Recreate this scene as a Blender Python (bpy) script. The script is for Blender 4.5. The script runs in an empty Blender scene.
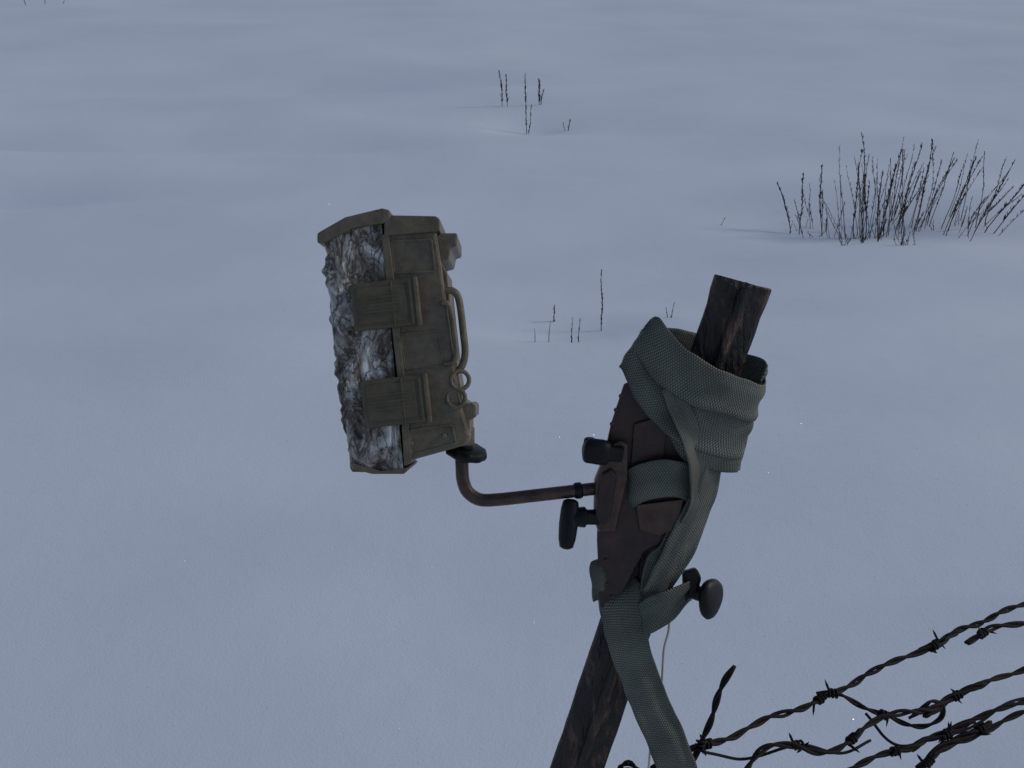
import bpy, bmesh, math, random
from mathutils import Vector, Matrix, noise
random.seed(7)
scene=bpy.context.scene
R=math.radians
# ------------------------------------------------------------ world / light
w=bpy.data.worlds.new("World"); scene.world=w; w.use_nodes=True
nt=w.node_tree; bg=nt.nodes['Background']
sky=nt.nodes.new('ShaderNodeTexSky'); sky.sky_type='NISHITA'; sky.sun_disc=False
SUN_EL=33; SUN_AZ=84
sky.sun_elevation=R(SUN_EL); sky.sun_rotation=R(SUN_AZ)
nt.links.new(sky.outputs[0],bg.inputs[0]); bg.inputs[1].default_value=0.084
sd=bpy.data.lights.new('sun','SUN'); sd.energy=0.8; sd.angle=R(8); sd.color=(1,.94,.86)
so=bpy.data.objects.new('sun',sd); scene.collection.objects.link(so)
sv=Vector((math.sin(R(SUN_AZ))*math.cos(R(SUN_EL)),math.cos(R(SUN_AZ))*math.cos(R(SUN_EL)),math.sin(R(SUN_EL))))
so.rotation_euler=sv.to_track_quat('Z','Y').to_euler()
scene.view_settings.view_transform='Standard'; scene.view_settings.look='None'; scene.view_settings.exposure=0
# ------------------------------------------------------------ camera
cd=bpy.data.cameras.new('camera'); cd.lens=50; cd.sensor_width=36; cd.clip_start=.05; cd.clip_end=3000
cam=bpy.data.objects.new('camera',cd); scene.collection.objects.link(cam)
cam.location=(0,0,1.6); cam.rotation_euler=(R(70),0,0); scene.camera=cam
# the post-and-bracket assembly is drafted in millimetres on a sheet that leans back 20 deg in the world
FRAME=Matrix.Translation((0,1.3362,1.1136))@Matrix.Rotation(R(70),4,'X')
def D(x,y,w=0):
    k=1-w/1422
    return Vector(((x-512)*k,(384-y)*k,w))/1000
def wp(y): return -0.27*(y-286)     # depth of the post front at this height

# ------------------------------------------------------------ materials
def mat(name,c1,c2=None,rough=.6,metal=0,nscale=30,bump=.2,bscale=200,bdist=.001,stretch=None,detail=6,spec=.5,c3=None):
    m=bpy.data.materials.new(name); m.use_nodes=True; t=m.node_tree; L=t.links
    b=t.nodes['Principled BSDF']; b.inputs['Metallic'].default_value=metal
    b.inputs['Specular IOR Level'].default_value=spec
    tc=t.nodes.new('ShaderNodeTexCoord'); mp=t.nodes.new('ShaderNodeMapping'); L.new(tc.outputs['Object'],mp.inputs[0])
    if stretch: mp.inputs['Scale'].default_value=stretch
    n=t.nodes.new('ShaderNodeTexNoise'); n.inputs['Scale'].default_value=nscale; n.inputs['Detail'].default_value=detail; n.inputs['Roughness'].default_value=.65
    L.new(mp.outputs[0],n.inputs[0])
    r=t.nodes.new('ShaderNodeValToRGB'); r.color_ramp.elements[0].position=.35; r.color_ramp.elements[1].position=.68
    r.color_ramp.elements[0].color=(*c1,1); r.color_ramp.elements[1].color=(*(c2 or c1),1)
    if c3:
        e=r.color_ramp.elements.new(.52); e.color=(*c3,1)
    L.new(n.outputs[0],r.inputs[0]); L.new(r.outputs[0],b.inputs['Base Color'])
    rr=t.nodes.new('ShaderNodeMapRange'); rr.inputs[3].default_value=max(rough-.12,.05); rr.inputs[4].default_value=min(rough+.15,1)
    L.new(n.outputs[0],rr.inputs[0]); L.new(rr.outputs[0],b.inputs['Roughness'])
    n2=t.nodes.new('ShaderNodeTexNoise'); n2.inputs['Scale'].default_value=bscale; n2.inputs['Detail'].default_value=4
    L.new(mp.outputs[0],n2.inputs[0])
    bp=t.nodes.new('ShaderNodeBump'); bp.inputs['Strength'].default_value=bump; bp.inputs['Distance'].default_value=bdist
    L.new(n2.outputs[0],bp.inputs['Height']); L.new(bp.outputs[0],b.inputs['Normal'])
    return m
M_plastic=mat('olive_plastic',(.095,.072,.045),(.175,.138,.092),.42,nscale=80,bump=.8,bscale=600,bdist=.0009,detail=12)
M_latch=mat('latch_plastic',(.072,.056,.031),(.12,.094,.055),.42,nscale=70,bump=.6,bscale=700,bdist=.0007,detail=12)
M_dark=mat('lens_dark',(.01,.01,.012),None,.15,bump=0)
M_black=mat('black_plastic',(.003,.003,.0035),(.008,.008,.009),.42,nscale=60,bump=.4,bscale=500,bdist=.0006,spec=.25)
M_bronze=mat('bronze_paint',(.042,.024,.016),(.095,.055,.037),.30,metal=.25,nscale=60,bump=.4,bscale=400,bdist=.0006)
M_plate=mat('brown_plate',(.018,.010,.008),(.062,.028,.019),.42,metal=.1,nscale=40,bump=.5,bscale=300,bdist=.0008,c3=(.034,.016,.011),detail=10)
M_post=mat('weathered_post',(.003,.003,.003),(.16,.09,.065),.48,metal=.1,nscale=34,bump=1,bscale=110,bdist=.005,c3=(.020,.013,.010),stretch=(1.9,.38,1.9),detail=12)
M_wire=mat('rusty_wire',(.004,.003,.0025),(.022,.012,.009),.7,metal=.2,nscale=140,bump=.8,bscale=700,bdist=.0008,spec=.3)
M_twine=mat('twine',(.5,.46,.36),(.66,.6,.5),.9)
M_grass=mat('dry_grass',(.032,.022,.016),(.16,.11,.075),.9,nscale=12,bump=0,spec=.1)

def camo():
    m=bpy.data.materials.new('bark_camo'); m.use_nodes=True; t=m.node_tree; L=t.links; b=t.nodes['Principled BSDF']
    tc=t.nodes.new('ShaderNodeTexCoord'); mp=t.nodes.new('ShaderNodeMapping'); L.new(tc.outputs['Object'],mp.inputs[0])
    mp.inputs['Scale'].default_value=(1.5,.7,1.2)
    mp.inputs['Rotation'].default_value=(0,0,R(28))
    n=t.nodes.new('ShaderNodeTexNoise'); n.inputs['Scale'].default_value=24; n.inputs['Detail'].default_value=12; n.inputs['Roughness'].default_value=.74; n.inputs['Distortion'].default_value=1.4
    L.new(mp.outputs[0],n.inputs[0])
    r=t.nodes.new('ShaderNodeValToRGB'); cr=r.color_ramp
    cr.elements[0].position=.38; cr.elements[0].color=(.018,.013,.010,1)
    cr.elements[1].position=.60; cr.elements[1].color=(.92,.90,.87,1)
    e=cr.elements.new(.45); e.color=(.13,.10,.078,1)
    e=cr.elements.new(.51); e.color=(.46,.41,.37,1)
    L.new(n.outputs[0],r.inputs[0])
    mp2=t.nodes.new('ShaderNodeMapping'); mp2.inputs['Scale'].default_value=(1,.45,1); mp2.inputs['Rotation'].default_value=(0,0,R(-35)); L.new(tc.outputs['Object'],mp2.inputs[0])
    v=t.nodes.new('ShaderNodeTexNoise'); v.inputs['Scale'].default_value=42; v.inputs['Detail'].default_value=5; v.inputs['Distortion'].default_value=2
    L.new(mp2.outputs[0],v.inputs[0])
    ab=t.nodes.new('ShaderNodeMath'); ab.operation='SUBTRACT'; ab.inputs[1].default_value=.5; L.new(v.outputs[0],ab.inputs[0])
    ab2=t.nodes.new('ShaderNodeMath'); ab2.operation='ABSOLUTE'; L.new(ab.outputs[0],ab2.inputs[0])
    cr2=t.nodes.new('ShaderNodeValToRGB'); cr2.color_ramp.elements[0].position=.006; cr2.color_ramp.elements[0].color=(.05,.04,.03,1); cr2.color_ramp.elements[1].position=.03
    L.new(ab2.outputs[0],cr2.inputs[0])
    mu=t.nodes.new('ShaderNodeMixRGB'); mu.blend_type='MULTIPLY'; mu.inputs[0].default_value=.85
    L.new(r.outputs[0],mu.inputs[1]); L.new(cr2.outputs[0],mu.inputs[2]); L.new(mu.outputs[0],b.inputs['Base Color'])
    b.inputs['Roughness'].default_value=.22; b.inputs['Metallic'].default_value=.2
    bp=t.nodes.new('ShaderNodeBump'); bp.inputs['Strength'].default_value=.8; bp.inputs['Distance'].default_value=.003
    L.new(mu.outputs[0],bp.inputs['Height']); L.new(bp.outputs[0],b.inputs['Normal'])
    return m
M_camo=camo()

def webbing():
    m=bpy.data.materials.new('nylon_webbing'); m.use_nodes=True; t=m.node_tree; L=t.links; b=t.nodes['Principled BSDF']
    uv=t.nodes.new('ShaderNodeUVMap'); sp=t.nodes.new('ShaderNodeSeparateXYZ'); L.new(uv.outputs[0],sp.inputs[0])
    def M(op,a,bv=None):
        n=t.nodes.new('ShaderNodeMath'); n.operation=op
        for i,q in enumerate((a,bv)):
            if q is None: continue
            if isinstance(q,(int,float)): n.inputs[i].default_value=q
            else: L.new(q,n.inputs[i])
        return n.outputs[0]
    # u = metres along, v = metres across : plain weave, alternate warp columns offset by half a rib
    u=M('MULTIPLY',sp.outputs[0],2*math.pi/.0029); v=M('MULTIPLY',sp.outputs[1],math.pi/.0022)
    sv_=M('SINE',v); sg=M('SIGN',sv_); ph=M('MULTIPLY',sg,math.pi/2)
    rib=M('SINE',M('ADD',u,ph)); col=M('POWER',M('ABSOLUTE',sv_),.35)
    h=M('MULTIPLY',M('ADD',M('MULTIPLY',rib,.5),.5),col)
    n=t.nodes.new('ShaderNodeTexNoise'); n.inputs['Scale'].default_value=22; n.inputs['Detail'].default_value=8
    tc=t.nodes.new('ShaderNodeTexCoord'); L.new(tc.outputs['Object'],n.inputs[0])
    r=t.nodes.new('ShaderNodeValToRGB'); r.color_ramp.elements[0].color=(.05,.053,.042,1); r.color_ramp.elements[1].color=(.225,.24,.195,1)
    L.new(h,r.inputs[0])
    r2=t.nodes.new('ShaderNodeValToRGB'); r2.color_ramp.elements[0].position=.32; r2.color_ramp.elements[1].position=.66
    r2.color_ramp.elements[0].color=(.5,.5,.47,1); r2.color_ramp.elements[1].color=(1,1,1,1); L.new(n.outputs[0],r2.inputs[0])
    mu=t.nodes.new('ShaderNodeMixRGB'); mu.blend_type='MULTIPLY'; mu.inputs[0].default_value=1
    L.new(r.outputs[0],mu.inputs[1]); L.new(r2.outputs[0],mu.inputs[2]); L.new(mu.outputs[0],b.inputs['Base Color'])
    b.inputs['Roughness'].default_value=.48
    bp=t.nodes.new('ShaderNodeBump'); bp.inputs['Strength'].default_value=.8; bp.inputs['Distance'].default_value=.0009
    L.new(h,bp.inputs['Height']); L.new(bp.outputs[0],b.inputs['Normal'])
    return m
M_web=webbing()

# ------------------------------------------------------------ helpers
def empty(name,mx=FRAME):
    e=bpy.data.objects.new(name,None); e.empty_display_size=.05; e.matrix_world=mx; scene.collection.objects.link(e); return e
def link(name,me,parent=None,m=None,smooth=False,mx=None):
    o=bpy.data.objects.new(name,me); scene.collection.objects.link(o)
    if m: me.materials.append(m)
    if smooth:
        for p in me.polygons: p.use_smooth=True
    if parent: o.parent=parent
    elif mx: o.matrix_world=mx
    return o
def bevel(o,wd,seg=2,ang=35):
    b=o.modifiers.new('bevel','BEVEL'); b.width=wd; b.segments=seg; b.limit_method='ANGLE'; b.angle_limit=R(ang); b.harden_normals=False
def prism(name,pts,w0,depth,m,parent,bv=.0015,rel=None):
    """extrude outline (mm) backwards by depth. rel = depth function"""
    bm=bmesh.new(); f=[];bk=[]
    for (x,y) in pts:
        p=D(x,y,w0+(rel(y) if rel else 0)); f.append(bm.verts.new(p)); bk.append(bm.verts.new(p-Vector((0,0,depth/1000))))
    n=len(pts); bm.faces.new(f); bm.faces.new(bk[::-1])
    for i in range(n): bm.faces.new((f[i],bk[i],bk[(i+1)%n],f[(i+1)%n]))
    bmesh.ops.recalc_face_normals(bm,faces=bm.faces)
    me=bpy.data.meshes.new(name); bm.to_mesh(me); bm.free()
    o=link(name,me,parent,m,smooth=False)
    if bv: bevel(o,bv,2)
    return o
def cat(P,n):
    """catmull-rom resample of list of Vectors, n per segment"""
    P=[Vector(p) for p in P]; Q=[2*P[0]-P[1]]+P+[2*P[-1]-P[-2]]; out=[]
    for i in range(1,len(Q)-2):
        a,b,c,d=Q[i-1:i+3]
        for k in range(n):
            t=k/n; out.append(.5*((2*b)+(c-a)*t+(2*a-5*b+4*c-d)*t*t+(3*b-a-3*c+d)*t**3))
    out.append(P[-1]); return out
def tube_bm(bm,pts,rad,sides=8,cap=True):
    n=len(pts); rings=[]; up=None
    for i,p in enumerate(pts):
        tg=(pts[min(i+1,n-1)]-pts[max(i-1,0)])
        if tg.length<1e-9: tg=Vector((0,0,1))
        tg.normalize()
        if up is None:
            up=tg.orthogonal().normalized()
        up=(up-tg*up.dot(tg))
        if up.length<1e-6: up=tg.orthogonal()
        up.normalize(); sd_=tg.cross(up)
        r=rad[i] if isinstance(rad,(list,tuple)) else rad
        rings.append([bm.verts.new(p+(up*math.cos(2*math.pi*k/sides)+sd_*math.sin(2*math.pi*k/sides))*r) for k in range(sides)])
    for a,b in zip(rings,rings[1:]):
        for k in range(sides):
            bm.faces.new((a[k],a[(k+1)%sides],b[(k+1)%sides],b[k]))
    if cap:
        bm.faces.new(rings[0][::-1]); bm.faces.new(rings[-1])
def done(bm,name,parent,m,smooth=True,mx=None):
    bmesh.ops.recalc_face_normals(bm,faces=bm.faces)
    me=bpy.data.meshes.new(name); bm.to_mesh(me); bm.free()
    o=link(name,me,parent,m,smooth,mx)
    return o
def tube(name,pts,rad,m,parent,sides=14,seg=8):
    bm=bmesh.new(); tube_bm(bm,cat(pts,seg),rad,sides); return done(bm,name,parent,m)
def lathe(name,p0,p1,prof,m,parent,sides=28,lobes=0,lobe_amp=0):
    bm=bmesh.new(); ax=(p1-p0); L=ax.length; a=ax.normalized(); u=a.orthogonal().normalized(); v=a.cross(u)
    rings=[]
    for (t,r) in prof:
        ring=[]
        for k in range(sides):
            th=2*math.pi*k/sides; rr=r*(1+lobe_amp*math.cos(lobes*th))/1000
            ring.append(bm.verts.new(p0+a*L*t+(u*math.cos(th)+v*math.sin(th))*rr))
        rings.append(ring)
    for A,B in zip(rings,rings[1:]):
        for k in range(sides): bm.faces.new((A[k],A[(k+1)%sides],B[(k+1)%sides],B[k]))
    bm.faces.new(rings[0][::-1]); bm.faces.new(rings[-1])
    o=done(bm,name,parent,m,smooth=True)
    bevel(o,.0006,2,50)
    return o
def torus(name,c,axis,R0,r0,m,parent):
    bm=bmesh.new(); a=axis.normalized(); u=a.orthogonal().normalized(); v=a.cross(u); N=28;K=8;rg=[]
    for i in range(N):
        th=2*math.pi*i/N; d=u*math.cos(th)+v*math.sin(th)
        rg.append([bm.verts.new(c+d*(R0+r0*math.cos(2*math.pi*k/K))/1000+a*r0*math.sin(2*math.pi*k/K)/1000) for k in range(K)])
    for i in range(N):
        for k in range(K): bm.faces.new((rg[i][k],rg[(i+1)%N][k],rg[(i+1)%N][(k+1)%K],rg[i][(k+1)%K]))
    return done(bm,name,parent,m)
def ribbon(name,A,B,parent,seg=12,ac=12,curl=1.0):
    fa=lambda q:D(q[0],q[1],q[2]+wp(q[1]))
    a=cat([fa(q) for q in A],seg); b=cat([fa(q) for q in B],seg)
    bm=bmesh.new(); uvl=bm.loops.layers.uv.new('UVMap'); rows=[]; s=0; S=[]; sd0=len(name)*1.7
    for i in range(len(a)):
        if i: s+=((a[i]+b[i])/2-(a[i-1]+b[i-1])/2).length
        S.append(s)
        row=[]
        tg=((a[min(i+1,len(a)-1)]-a[max(i-1,0)]))
        nn=tg.cross(b[i]-a[i]).normalized()
        if nn.z<0: nn=-nn
        for k in range(ac+1):
            f=k/ac; p=a[i].lerp(b[i],f)
            # webbing puckers, its edges roll and it creases lengthwise
            d=.0038*noise.noise(Vector((s*24,f*1.6,sd0)))+.0030*curl*noise.noise(Vector((s*15,sd0,3)))*math.cos(f*math.pi)
            d+=.0022*noise.noise(Vector((s*9,f*5,sd0+4)))
            e=.0016*noise.noise(Vector((s*50,sd0,f*.5)))
            row.append(bm.verts.new(p+nn*d+(b[i]-a[i]).normalized()*e))
        rows.append(row)
    for i in range(len(rows)-1):
        for k in range(ac):
            f=bm.faces.new((rows[i][k],rows[i][k+1],rows[i+1][k+1],rows[i+1][k]))
            for lp,(ii,kk) in zip(f.loops,((i,k),(i,k+1),(i+1,k+1),(i+1,k))):
                lp[uvl].uv=(S[ii],kk/ac*.040)
    me=bpy.data.meshes.new(name); bm.to_mesh(me); bm.free()
    o=link(name,me,parent,M_web,True)
    so_=o.modifiers.new('thickness','SOLIDIFY'); so_.thickness=.0020; so_.offset=0
    return o

# ------------------------------------------------------------ snow field
spots=[(1.62,6.72,.55,.22,-.05),(.20,4.95,.17,.12,-.05),(.02,5.0,.2,.09,-.03),(.36,5.05,.16,.10,-.035),(.10,9.5,.25,.25,-.06),(.55,9.4,.7,.3,-.05),
 (-2.9,7.4,1.0,.25,-.10),(-3.6,8.9,1.5,.3,-.13),(-1.2,8.9,.9,.3,-.06),(-2.0,11.5,2,.5,-.12),(2.2,7.2,.8,.35,.09),(1.5,6.1,.5,.25,.035),(2.1,6.05,.4,.25,.03),
 (-.1,2.9,.35,.2,-.02),(2.7,5.2,1.0,.3,-.05),(-.4,3.7,.4,.2,-.02),(-1.0,4.6,.6,.25,.035),(1.0,3.6,.45,.3,.02),(.85,5.25,.35,.15,-.03),(3.4,9.5,1.2,.5,-.08)]
def terrain(x,y):
    d=math.hypot(x,y)
    z=.06*noise.noise(Vector((x*.22+3,y*.42,1.3)))+.035*noise.noise(Vector((x*.55,y*.8,5.3)))+.012*noise.noise(Vector((x*1.7,y*2.2,9)))
    z*=min(1,max(.25,d/6))
    if d>25: z+=.5*noise.noise(Vector((x*.02,y*.02,0)))*min(1,(d-25)/60)
    for (cx,cy,sx,sy,a) in spots:
        e=((x-cx)/sx)**2+((y-cy)/sy)**2
        if e<9: z+=a*math.exp(-e)
    return z
bm=bmesh.new(); NX,NY=300,420
def sh(t,k,s): return math.sinh(t*k)/math.sinh(k)*s
xs=[sh(-1+2*i/(NX-1),6.2,900) for i in range(NX)]
ys=[5+sh(-1+2*i/(NY-1),6.2,900) for i in range(NY)]
g=[[bm.verts.new((x,y,terrain(x,y))) for x in xs] for y in ys]
for j in range(NY-1):
    for i in range(NX-1): bm.faces.new((g[j][i],g[j][i+1],g[j+1][i+1],g[j+1][i]))
# loose ice crystals lying on the surface
for k in range(6000):
    y=1.7+random.random()**1.5*9; x=random.uniform(-1,1)*(.5+y*.42); z=terrain(x,y)+.0015
    s=random.uniform(.0004,.0009)*(1+y*.12)
    n=Vector((random.gauss(0,.5),random.gauss(0,.5),1)).normalized(); u=n.orthogonal().normalized(); v=n.cross(u); c=Vector((x,y,z))
    f=bm.faces.new([bm.verts.new(c+u*s*math.cos(q)+v*s*math.sin(q)) for q in (0,1.05,2.1,3.14,4.2,5.24)]); f.material_index=1
me=bpy.data.meshes.new('snow_field'); bm.to_mesh(me); bm.free()
def snowmat():
    m=bpy.data.materials.new('snow'); m.use_nodes=True; t=m.node_tree; L=t.links; b=t.nodes['Principled BSDF']
    tc=t.nodes.new('ShaderNodeTexCoord')
    n=t.nodes.new('ShaderNodeTexNoise'); n.inputs['Scale'].default_value=.7; n.inputs['Detail'].default_value=5; L.new(tc.outputs['Object'],n.inputs[0])
    r=t.nodes.new('ShaderNodeValToRGB'); r.color_ramp.elements[0].position=.3; r.color_ramp.elements[1].position=.7
    r.color_ramp.elements[0].color=(.72,.765,.85,1); r.color_ramp.elements[1].color=(.79,.82,.885,1)
    L.new(n.outputs[0],r.inputs[0]); L.new(r.outputs[0],b.inputs['Base Color'])
    b.inputs['Roughness'].default_value=.8; b.inputs['Specular IOR Level'].default_value=.15
    n1=t.nodes.new('ShaderNodeTexNoise'); n1.inputs['Scale'].default_value=170; n1.inputs['Detail'].default_value=3; L.new(tc.outputs['Object'],n1.inputs[0])
    n2=t.nodes.new('ShaderNodeTexNoise'); n2.inputs['Scale'].default_value=6; n2.inputs['Detail'].default_value=6; L.new(tc.outputs['Object'],n2.inputs[0])
    b1=t.nodes.new('ShaderNodeBump'); b1.inputs['Strength'].default_value=.4; b1.inputs['Distance'].default_value=.002; L.new(n1.outputs[0],b1.inputs['Height'])
    b2=t.nodes.new('ShaderNodeBump'); b2.inputs['Strength'].default_value=.3; b2.inputs['Distance'].default_value=.010; L.new(n2.outputs[0],b2.inputs['Height'])
    L.new(b1.outputs[0],b2.inputs['Normal']); L.new(b2.outputs[0],b.inputs['Normal'])
    return m
M_ice=bpy.data.materials.new('ice_crystal'); M_ice.use_nodes=True; q=M_ice.node_tree.nodes['Principled BSDF']
q.inputs['Base Color'].default_value=(.8,.82,.86,1); q.inputs['Metallic'].default_value=.5; q.inputs['Roughness'].default_value=.3
o=link('snow_field',me,None,snowmat()); me.materials.append(M_ice)
for p in me.polygons: p.use_smooth=p.material_index==0

# ------------------------------------------------------------ dry plants
def stalk(bm,x,y,h,lx,ly,thick=.0022,seeds=22,fuzz=1.0,start=.35):
    z=terrain(x,y)-.03; base=Vector((x,y,z)); c=random.uniform(-.05,.05)*h; c2=random.uniform(-.05,.05)*h; c3=random.uniform(-.015,.015)*h
    pts=[]
    for i in range(8):
        t=i/7; pts.append(base+Vector((lx*t**1.2+c*math.sin(t*3.1)+c3*math.sin(t*9),ly*t+c2*math.sin(t*2.7),(h+.03)*t)))
    tube_bm(bm,pts,[thick*(1-.65*i/7) for i in range(8)],4)
    for k in range(seeds):
        t=start+(1-start)*random.random(); i=min(int(t*7),6); p=pts[i].lerp(pts[i+1],t*7-i)
        a=random.uniform(0,6.28); ln=random.uniform(.006,.02)*fuzz*(1.25-t*.5)
        d=Vector((math.cos(a)*.36,math.sin(a)*.36,random.uniform(.7,1.2))).normalized()+Vector((lx,ly,0))*1.0
        tube_bm(bm,[p,p+d*ln*.5,p+d*ln],[thick*.4,thick*.8,thick*.15],3)
bm=bmesh.new()
for k in range(84):
    u=random.random(); r_=random.random()
    if r_<.20: x=random.gauss(1.66,.05)
    elif r_<.5: x=random.uniform(1.78,2.14)
    else: x=1.36+u*.92
    y=6.78-.24*math.exp(-((x-1.66)/.16)**2)-.14*(x>2.05)+random.gauss(0,.09)
    h=random.choice((random.uniform(.08,.2),random.uniform(.2,.40),random.uniform(.28,.42)))
    h*=(1 if x>1.55 else .72)
    lx=(x-1.72)*random.uniform(.05,.38)+random.gauss(0,.04)
    stalk(bm,x,y,h,lx,random.gauss(0,.05),random.uniform(.0013,.0026),random.randint(20,70),random.uniform(.7,1.3),random.uniform(.2,.6))
for (x,y,h,lx) in [(2.22,6.56,.36,.27),(2.25,6.54,.27,.20),(2.18,6.58,.34,.16),(1.67,6.56,.50,-.06),(1.63,6.58,.42,.0),(1.78,6.64,.42,.05),(1.35,6.72,.24,-.08),(1.39,6.70,.30,.0),(1.86,6.64,.43,.06),(1.93,6.7,.44,.05),(2.08,6.64,.36,.1),(1.5,6.7,.34,-.03)]:
    stalk(bm,x,y,h,lx,0,.003,75,1.3,.3)
for k in range(36):   # short broken stubble at the base
    x=random.gauss(1.76,.24); stalk(bm,x,6.70-.15*math.exp(-((x-1.66)/.16)**2)+random.gauss(0,.07),random.uniform(.02,.09),random.gauss(0,.03),0,.002,4,.6,.3)
for (x,y,h) in [(1.49,6.23,.05),(1.75,6.16,.08),(1.77,6.17,.06),(1.73,6.18,.05),(1.58,6.32,.08)]:
    for _ in range(3): stalk(bm,x+random.gauss(0,.01),y,h*random.uniform(.6,1),random.gauss(0,.02),0,.0018,10,.9,.2)
done(bm,'dry_grass_clump',None,M_grass)
def sprig(items,nm='dry_weed_sprig'):
    bm=bmesh.new()
    for (x,y,h,lx,s,f) in items: stalk(bm,x,y,h,lx,0,.0024 if y<8 else .0032,s,f,.2)
    done(bm,nm,None,M_grass)
sprig([(-.068,10.2,.24,-.02,70,1.7),(-.035,10.2,.22,-.01,60,1.6)])
sprig([(.098,9.5,.40,-.012,100,1.2),(.11,9.5,.20,.02,40,1)])
sprig([(.19,10.2,.17,.0,70,1.7),(.205,10.2,.1,.02,30,1.4)])
sprig([(.377,9.5,.07,.01,14,1.3),(.36,9.5,.05,-.02,6,1)])
sprig([(.338,5.06,.235,-.006,130,.62)])
sprig([(.217,4.90,.10,.0,14,.6),(.242,4.90,.10,.004,18,.6),(.16,5.12,.06,.0,16,.8),(.08,4.82,.05,.0,4,.5),(.133,4.84,.08,.004,6,.5)])
sprig([(.603,5.14,.06,.01,6,.6),(.59,5.14,.04,-.01,4,.6)])
sprig([(-5.8,18.2,.12,.03,16,2),(-6.0,18.1,.08,-.03,10,2),(-5.6,18.3,.07,.03,10,2)])

# ------------------------------------------------------------ trail camera
T=empty('trail_camera')
NEAR=30; DEP=140
prism('back_shell',[(386,230),(436,230),(441,262),(446,300),(453,350),(459,395),(470,436),(468,444),(452,449),(409,461),(403,400),(396,330)],NEAR,DEP,M_plastic,T,.003)
prism('top_flange',[(384,219),(391,215),(436,216),(440,219),(440,231),(384,236)],NEAR+5,DEP+8,M_plastic,T,.0015)
prism('top_hood',[(317,243),(317,233),(345,217),(382,208),(390,210),(391,218),(384,223),(353,228),(323,243)],NEAR+6,DEP+12,M_plastic,T,.002)
prism('seam_lip',[(381,234),(389,234),(400,330),(407,400),(412,463),(404,466),(400,400),(392,330)],NEAR+3.5,DEP+6,M_plastic,T,.001)
prism('lower_lip',[(350,462),(353,469),(372,474),(404,474),(408,470),(407,468),(380,471),(356,464)],NEAR+3,DEP+6,M_plastic,T,.0012)
def front_shell():
    bm=bmesh.new(); rows=[]; NR=150
    for i in range(NR+1):
        t=i/NR
        xr=384+(406-384)*t; yr=224+(472-224)*t
        xl=326+(354-326)*t-2*math.sin(t*math.pi); yl=238+(470-238)*t
        xl+=4.0*noise.noise(Vector((t*9,1.2,0)))+3.2*noise.noise(Vector((t*30,4,0)))
        path=[]
        for k in range(26): path.append((xr+(xl+7-xr)*k/25,yr+(yl-yr)*k/25,NEAR))
        for k in range(1,7):
            a=k/6*math.pi/2; path.append((xl+7-7*math.sin(a),yl,NEAR-7+7*math.cos(a)))
        for k in range(1,34): path.append((xl-2*math.sin(k/34*math.pi),yl,NEAR-7-(DEP-14)*k/33))
        for k in range(1,7):
            a=k/6*math.pi/2; path.append((xl+7-7*math.cos(a),yl,NEAR-DEP+7-7*math.sin(a)))
        for k in range(1,12): path.append((xl+7+(xr-xl-7)*k/11,yl,NEAR-DEP))
        row=[]
        for (x,y,w_) in path:
            p=D(x,y,0); p.z=w_/1000
            q=p*1000
            q2=Vector((q.x*.10+q.y*.03,q.y*.045,q.z*.08))
            d=2.0*noise.noise(q2)+1.4*noise.noise(q2*2.7)+.6*noise.noise(q2*6)
            wl=min(1,(xr-x)/8)
            nx=-1 if abs(w_-NEAR)>.5 and abs(w_-NEAR+DEP)>.5 else 0
            nz=1 if w_>NEAR-4.6 else (-1 if w_<NEAR-DEP+4.6 else 0)
            p+=Vector((nx*d*1.0,0,nz*d*wl))/1000
            row.append(bm.verts.new(p))
        rows.append(row)
    for a,b in zip(rows,rows[1:]):
        for k in range(len(a)-1): bm.faces.new((a[k],a[k+1],b[k+1],b[k]))
    bm.faces.new(rows[0]); bm.faces.new(rows[-1][::-1])
    return done(bm,'bark_front_shell',T,M_camo,smooth=True)
front_shell()
def quad(cx,cy,hw,hh,tilt=6.2):
    a=R(tilt); out=[]
    for sx,sy in ((-1,-1),(1,-1),(1,1),(-1,1)):
        x=sx*hw; y=sy*hh     # y down
        out.append((cx+x*math.cos(a)+y*math.sin(a),cy-x*math.sin(a)+y*math.cos(a)))
    return out
for (cx,cy,nm) in ((386,304,'upper_latch'),(396,401,'lower_latch')):
    prism(nm,quad(cx,cy,34,24),NEAR+11,11,M_latch,T,.0022)
    prism(nm+'_inset',quad(cx-4,cy,25,18.5),NEAR+12.2,3,M_latch,T,.001)
    for k in (-7,0,7):
        a=R(6.2); prism(nm+'_rib',quad(cx-4+k*math.sin(a)-2,cy+k,21,1.0),NEAR+13.4,3,M_latch,T,.0004)
    prism(nm+'_crease',quad(cx+7,cy,.8,23),NEAR+13,3,M_latch,T,.0004)
    prism(nm+'_hinge',quad(cx+25,cy-2.5,1.5,22),NEAR+13,4,M_latch,T,.0006)
    prism(nm+'_hinge_edge',quad(cx+31,cy-3,2.2,25),NEAR+12.8,9,M_plastic,T,.001)
def frame(nm,pts,inset,w0):
    n=len(pts)
    for i in range(n):
        a=Vector((*pts[i],0)); b=Vector((*pts[(i+1)%n],0)); d=(b-a).normalized(); s=Vector((-d.y,d.x,0))*inset/2
        prism(nm,[tuple((a-s)[:2]),tuple((b-s)[:2]),tuple((b+s)[:2]),tuple((a+s)[:2])],w0-i*.13,3,M_plastic,T,.0006)
frame('side_rib',[(391,241),(431,239),(435,271),(394,273)],2.4,NEAR+1.6)
frame('side_rib',[(401,334),(438,330),(444,365),(405,369)],1.8,NEAR+1.2)
frame('side_rib',[(410,430),(452,425),(456,443),(412,455)],2.2,NEAR+1.6)
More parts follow.
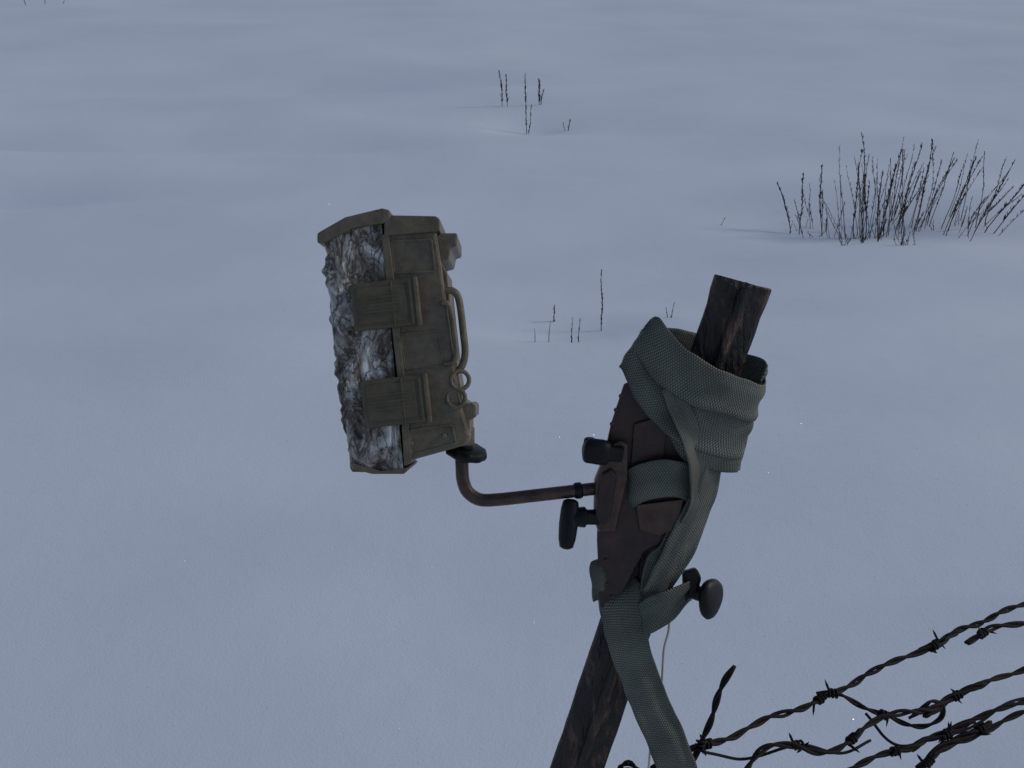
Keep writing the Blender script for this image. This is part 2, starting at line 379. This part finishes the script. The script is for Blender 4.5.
prism('rear_hinge',[(436,236),(440,233),(457,233),(457,246),(451,248),(449,259),(438,262)],NEAR-6,DEP-12,M_plastic,T,.0015)
prism('rear_step',[(441,262),(447,272),(452,320),(458,372),(463,400),(470,404),(471,418),(462,430),(455,392),(448,340)],NEAR-12,DEP-24,M_plastic,T,.0015)
prism('rear_foot',[(452,405),(473,403),(476,406),(476,417),(470,420),(470,434),(457,438)],NEAR-3,DEP-8,M_plastic,T,.0015)
tube('strap_bar',[D(444,291,24),D(453,291,24),D(459,300,24),D(463,330,24),D(465,354,24),D(460,369,24),D(448,373,24)],.0036,M_plastic,T)
tube('strap_bar_inner',[D(441,303,31),D(448,304,31),D(452,318,31),D(456,350,31),D(453,362,31),D(444,364,31)],.0026,M_plastic,T)
tube('strap_bar_far',[D(444,291,-90),D(453,291,-90),D(459,300,-90),D(463,330,-90),D(465,354,-90),D(460,369,-90),D(448,373,-90)],.0034,M_plastic,T)
torus('lock_ring',D(460,380,28),Vector((.15,.1,1)),9,2.2,M_plastic,T)
torus('lock_ring_lower',D(456,398,30),Vector((-.1,.2,1)),9,2.2,M_plastic,T)
for x,y in ((405,448),(438,440)): lathe('side_screw',D(x+6,y-4,NEAR-1),D(x+6,y-4,NEAR+3.2),[(0,3),(1,2.6)],M_plastic,T,16)
# optics on the face that looks left
lathe('lens_ring',D(346,300,-40),D(333,299,-40),[(0,19),(1,17)],M_plastic,T)
lathe('lens_glass',D(340,300,-40),D(332,299,-40),[(0,12),(1,12)],M_dark,T)
lathe('motion_sensor',D(356,405,-40),D(344,404,-40),[(0,15),(.7,14),(1,10)],M_dark,T)
lathe('tripod_socket',D(463,428,-38),D(464,446,-38),[(0,12),(1,11)],M_plastic,T)

# ------------------------------------------------------------ bracket
Bk=empty('mounting_bracket')
lathe('lock_wheel',D(465,456,-40),D(467,447,-37),[(0,18),(.15,21),(.5,22),(.85,21),(1,18)],M_black,Bk,40,10,.03)
lathe('wheel_stem',D(464,462,-40),D(466,436,-38),[(0,8),(1,7)],M_black,Bk)
tube('bent_arm',[D(461.5,452,-40),D(462,466,-40),D(463,480,-40),D(468,492,-40),D(480,499.5,-41),D(498,499.5,-42),D(530,496,-45),D(565,492,-48),D(600,488,-52)],.0068,M_bronze,Bk,16,8)
lathe('arm_collar',D(574,491,-49),D(582,490,-50),[(0,7.6),(.3,8.6),(.8,8.6),(1,7.6)],M_black,Bk)
prism('post_plate',[(650,372),(624,384),(611,424),(599,478),(597,540),(600,606),(604,617),(612,610),(644,552),(686,534),(702,430),(684,376)],2,5,M_plate,Bk,.0012,rel=wp)
prism('pivot_housing',[(606,452),(620,440),(629,444),(628,478),(616,532),(599,533),(594,520),(595,480)],16,22,M_bronze,Bk,.004,rel=wp)
prism('pivot_cheek',[(600,475),(612,468),(617,476),(610,522),(600,526),(595,515)],21,10,M_plate,Bk,.003,rel=wp)
prism('plate_tab',[(636,505),(684,499),(679,520),(676,536),(668,531),(660,536),(640,530)],9,5,M_bronze,Bk,.001,rel=wp)
prism('plate_rail',[(634,424),(668,414),(664,458),(630,470)],6,4,M_plate,Bk,.001,rel=wp)
for x,y in ((616,410),(612,424),(621,396),(606,560),(606,584),(612,597)):
    lathe('rivet',D(x,y,wp(y)+1),D(x,y,wp(y)+4.5),[(0,2.6),(.6,2.4),(1,1.4)],M_bronze,Bk,12)
W1=wp(450)
lathe('upper_knob',D(583,449,W1+22),D(622,454,W1+16),[(0,6),(.03,10),(.1,12.5),(.45,13),(.62,12),(.7,8),(1,8)],M_black,Bk,30,3,.10)
lathe('upper_knob_wing',D(590,437,W1+20),D(589,463,W1+20),[(0,3),(.06,6),(.5,7),(.94,6),(1,3)],M_black,Bk)
W2=wp(520)
lathe('side_knob_head',D(571,499,W2+18),D(566,549,W2+18),[(0,4),(.04,8),(.2,9.5),(.5,10),(.8,9),(.96,7),(1,3.5)],M_black,Bk)
lathe('side_knob_neck',D(569,517,W2+18),D(600,517,W2+12),[(0,9),(.5,11),(.55,8),(1,8)],M_black,Bk)
W3=wp(597)
lathe('lower_knob_disc',D(706,597,W3-2),D(716,599,W3+5),[(0,16),(.15,20),(.5,22),(.8,20),(1,15)],M_black,Bk,36,3,.05)
lathe('lower_knob_neck',D(684,588,W3-10),D(709,597,W3+1),[(0,12),(.3,13),(.35,8),(1,8)],M_black,Bk)
prism('buckle',[(683,572),(697,568),(702,578),(697,597),(684,602)],2,14,M_black,Bk,.003,rel=wp)

# ------------------------------------------------------------ steel post
def post(name,top,bot,mx):
    bm=bmesh.new(); ax=(top-bot); L=ax.length; a=ax.normalized()
    s=Vector((a.y,-a.x,0)).normalized(); nrm=s.cross(a).normalized()
    if nrm.z<0: nrm=-nrm
    # rail-section post: broad left flange, rolled centre ridge, right flange turned back
    sec=[(-29,-14),(-27,-9),(-22,-8),(-4,-7),(-2,-1),(3,1),(7,-2),(9,-9),(24,-13),(29,-17),(29,-23),(25,-24),(10,-19),(4,-30),(-4,-30),(-8,-17),(-26,-17)]
    NR=110; rows=[]
    for i in range(NR+1):
        t=i/NR; c=bot.lerp(top,t); row=[]
        for k,(u,v) in enumerate(sec):
            wob=.9*noise.noise(Vector((t*30,k*.8,3)))+.6*noise.noise(Vector((t*90,k*.9,7)))
            e=0
            if i>=NR-1: e=3.4*noise.noise(Vector((u*.09,v*.05,8)))+(-6 if -12<u<0 else (-3 if 12<u<22 else 2))
            fl=1+(.06 if i>=NR-1 else 0)
            row.append(bm.verts.new(c+(s*(u*fl+wob)+nrm*(v+wob)+a*e)/1000))
        rows.append(row)
    n=len(sec)
    for A,B in zip(rows,rows[1:]):
        for k in range(n): bm.faces.new((A[k],A[(k+1)%n],B[(k+1)%n],B[k]))
    bm.faces.new(rows[0][::-1]); bm.faces.new(rows[-1])
    o=done(bm,name,None,M_post,smooth=False,mx=mx); bevel(o,.0012,2,30); return o
ptop=D(744,286,-6); pl=D(579,768,-136); bot=pl+(pl-ptop)*1.9
post('fence_post',ptop,bot,FRAME)

# ------------------------------------------------------------ webbing strap
S=empty('webbing_strap')
ribbon('back_loop',[(652,334,-5),(668,328,-22),(690,332,-44),(735,350,-54),(764,360,-34),(766,372,-8)],[(640,362,-5),(660,364,-22),(690,370,-44),(730,388,-54),(756,396,-34),(757,404,-8)],S)
ribbon('upper_wrap',[(644,338,-30),(650,322,-6),(658,318,8),(678,341,17),(705,361,21),(738,377,18),(762,384,2),(765,378,-25)],[(624,366,-30),(626,358,-6),(634,353,8),(655,382,17),(686,402,21),(722,414,18),(752,420,2),(756,412,-25)],S)
ribbon('lower_wrap',[(640,334,-26),(645,330,-6),(650,337,6),(670,376,14),(700,402,16),(732,414,14),(752,417,-2),(752,410,-25)],[(628,368,-26),(621,368,-6),(622,369,6),(636,402,14),(664,432,16),(702,452,15),(738,458,-2),(740,450,-25)],S)
ribbon('third_wrap',[(690,398,8),(706,408,14),(730,420,12),(748,426,-4),(748,420,-25)],[(668,436,8),(682,458,14),(706,470,12),(736,473,-4),(736,466,-25)],S)
ribbon('fold_down',[(660,390,18),(672,420,25),(682,446,26),(688,470,23),(690,500,18),(680,522,14)],[(684,386,18),(696,418,19),(702,446,14),(708,470,8),(704,500,4),(694,526,0)],S)
ribbon('short_wrap',[(632,476,-28),(625,472,-8),(630,468,10),(655,460,16),(680,460,17),(696,468,4)],[(636,510,-28),(630,510,-8),(636,506,10),(655,499,16),(678,498,17),(692,506,4)],S)
ribbon('diagonal_run',[(700,464,8),(692,490,12),(678,524,13),(660,556,12),(642,590,9)],[(722,472,0),(716,500,-4),(704,528,-4),(692,556,-2),(668,598,4)],S)
ribbon('diagonal_run_under',[(672,520,6),(660,545,7),(646,560,7),(640,596,5)],[(690,530,2),(684,560,2),(672,575,2),(664,600,3)],S)
ribbon('hanging_tail',[(600,600,-12),(601,616,4),(606,640,9),(622,684,9),(645,740,9),(668,800,7),(690,850,5)],[(634,574,-12),(640,588,4),(645,622,9),(656,668,9),(680,724,9),(704,784,7),(724,832,5)],S)
ribbon('bottom_loop',[(638,604,8),(650,596,14),(668,590,15),(688,582,4),(694,576,-20)],[(646,634,8),(656,630,14),(672,620,15),(684,606,4),(690,600,-20)],S)
ribbon('short_tail',[(596,560,-9),(590,566,-2),(591,585,2),(594,602,-3)],[(612,558,-9),(606,562,-2),(606,580,2),(608,598,-3)],S)
tw=empty('twine')
tube('strand',[D(668,600,wp(620)-20),D(669,628,wp(620)-20),D(664,650,wp(650)-18),D(661,690,wp(690)-16),D(652,735,wp(730)-14),D(646,800,wp(730)-14)],.0015,M_twine,tw,6)

# ------------------------------------------------------------ barbed wire
def arc_at(pts,s):
    acc=0
    for a,b in zip(pts,pts[1:]):
        l=(b-a).length
        if acc+l>=s: return a.lerp(b,(s-acc)/l),(b-a).normalized()
        acc+=l
    return pts[-1],(pts[-1]-pts[-2]).normalized()
def spike(bm,p,d,ln,r):
    tube_bm(bm,[p,p+d*ln*.6,p+d*ln],[r,r*.95,r*.15],6)
def barb(bm,p,tg,r=.0017):
    u=tg.orthogonal().normalized(); v=tg.cross(u); a0=random.uniform(0,6.28)
    hel=[]
    for i in range(36):
        th=a0+i/35*2*math.pi*2.6; hel.append(p+tg*(i/35-.5)*.012+(u*math.cos(th)+v*math.sin(th))*.0046)
    tube_bm(bm,hel,r,6)
    for q,sg in ((hel[0],-1),(hel[-1],1)):
        d=(u*math.cos(a0+sg)+v*math.sin(a0+sg)+tg*random.uniform(-.9,.9)).normalized()
        spike(bm,q,d,random.uniform(.012,.019),r)
        if random.random()<.4:
            d=(-d+tg*random.uniform(-.6,.6)).normalized(); spike(bm,q,d,random.uniform(.010,.016),r)
def wire(pts,barbs,extend=0,pitch=.068,r=.0022,off=.0020,strands=2,name='barbed_wire'):
    P=[D(*p) for p in pts]
    if extend: P.append(P[-1]+(P[-1]-P[0]).normalized()*extend)
    C=cat(P,10)
    Ltot=sum((b-a).length for a,b in zip(C,C[1:])); N=int(Ltot/.0035); C2=[arc_at(C,i*Ltot/N)[0] for i in range(N)]+[C[-1]]
    C2=[c+Vector((noise.noise(c*16),noise.noise(c*16+Vector((5,5,5))),noise.noise(c*16+Vector((9,1,4)))))*.008 for c in C2]
    bm=bmesh.new(); ph0=random.uniform(0,6)
    for sidx in range(strands):
        out=[]
        for i,c in enumerate(C2):
            tg=(C2[min(i+1,len(C2)-1)]-C2[max(i-1,0)]).normalized(); u=tg.cross(Vector((0,0,1))).normalized(); v=tg.cross(u)
            th=ph0+i*.0035/pitch*2*math.pi+sidx*2*math.pi/strands+2.2*noise.noise(c*8)
            o_=off*(1+.5*noise.noise(c*30+Vector((sidx,0,0))))
            out.append(c+(u*math.cos(th)+v*math.sin(th))*(o_ if strands>1 else 0))
        tube_bm(bm,out,r,7)
    for b_ in barbs:
        p,tg=arc_at(C2,b_); barb(bm,p,tg)
    k=.25
    while extend and k<extend:
        p,tg=arc_at(C2,Ltot-extend+k); barb(bm,p,tg); k+=.11
    return done(bm,name,None,M_wire,mx=FRAME)
random.seed(3)
def Ln(pts):
    P=[D(*p) for p in pts]; return sum((b-a).length for a,b in zip(P,P[1:]))
a=[(592,792,-150),(640,775,-155),(690,748,-160),(730,736,-190),(790,712,-240),(850,681,-300),(905,656,-345),(960,632,-395),(1026,603,-460)]
l=Ln(a); wire(a,[l*.46,l*.74,l*.97,l*.2],2.2)
a=[(740,790,-150),(748,768,-155),(765,750,-165),(790,745,-180),(835,748,-200),(880,722,-240),(935,702,-285),(985,683,-325),(1026,666,-360)]
l=Ln(a); wire(a,[l*.38,l*.95],2.2)
a=[(700,830,-150),(800,792,-190),(870,760,-230),(920,741,-265),(975,722,-305),(1026,699,-345)]
l=Ln(a); wire(a,[l*.55,l*.9],2.2)
a=[(760,845,-160),(860,800,-215),(915,768,-245),(960,742,-275),(992,722,-295),(1026,712,-320)]
l=Ln(a); wire(a,[l*.6,l*.82],2.2)
wire([(964,641,-300),(985,634,-310),(1003,628,-325),(1030,620,-345)],[.03],0)
wire([(690,762,-150),(700,738,-150),(712,718,-148),(724,694,-146),(737,668,-145)],[.02],0)
wire([(815,691,-270),(838,693,-272),(862,706,-276),(885,716,-280),(905,722,-284),(925,722,-288),(941,714,-290),(942,702,-290),(930,697,-288),(918,706,-284),(905,716,-280)],[.02,.09],0,r=.0018,off=.0019)
wire([(866,714,-262),(890,742,-262),(930,738,-268),(965,730,-280),(1000,708,-300),(1030,696,-320)],[.12],0,r=.0018,strands=1)
wire([(640,775,-155),(628,762,-160),(618,766,-165),(622,778,-160),(650,785,-150)],[.04],0,r=.0018,off=.0019,pitch=.03)
wire([(700,752,-158),(760,757,-175),(800,742,-190),(840,752,-205),(870,742,-225)],[.12],0,r=.0018,strands=1)
# next post of the fence (outside the photograph)
FI=FRAME.inverted()
post('fence_post.001',FI@Vector((2.55,2.95,1.15)),FI@Vector((2.6,2.9,-.4)),FRAME)
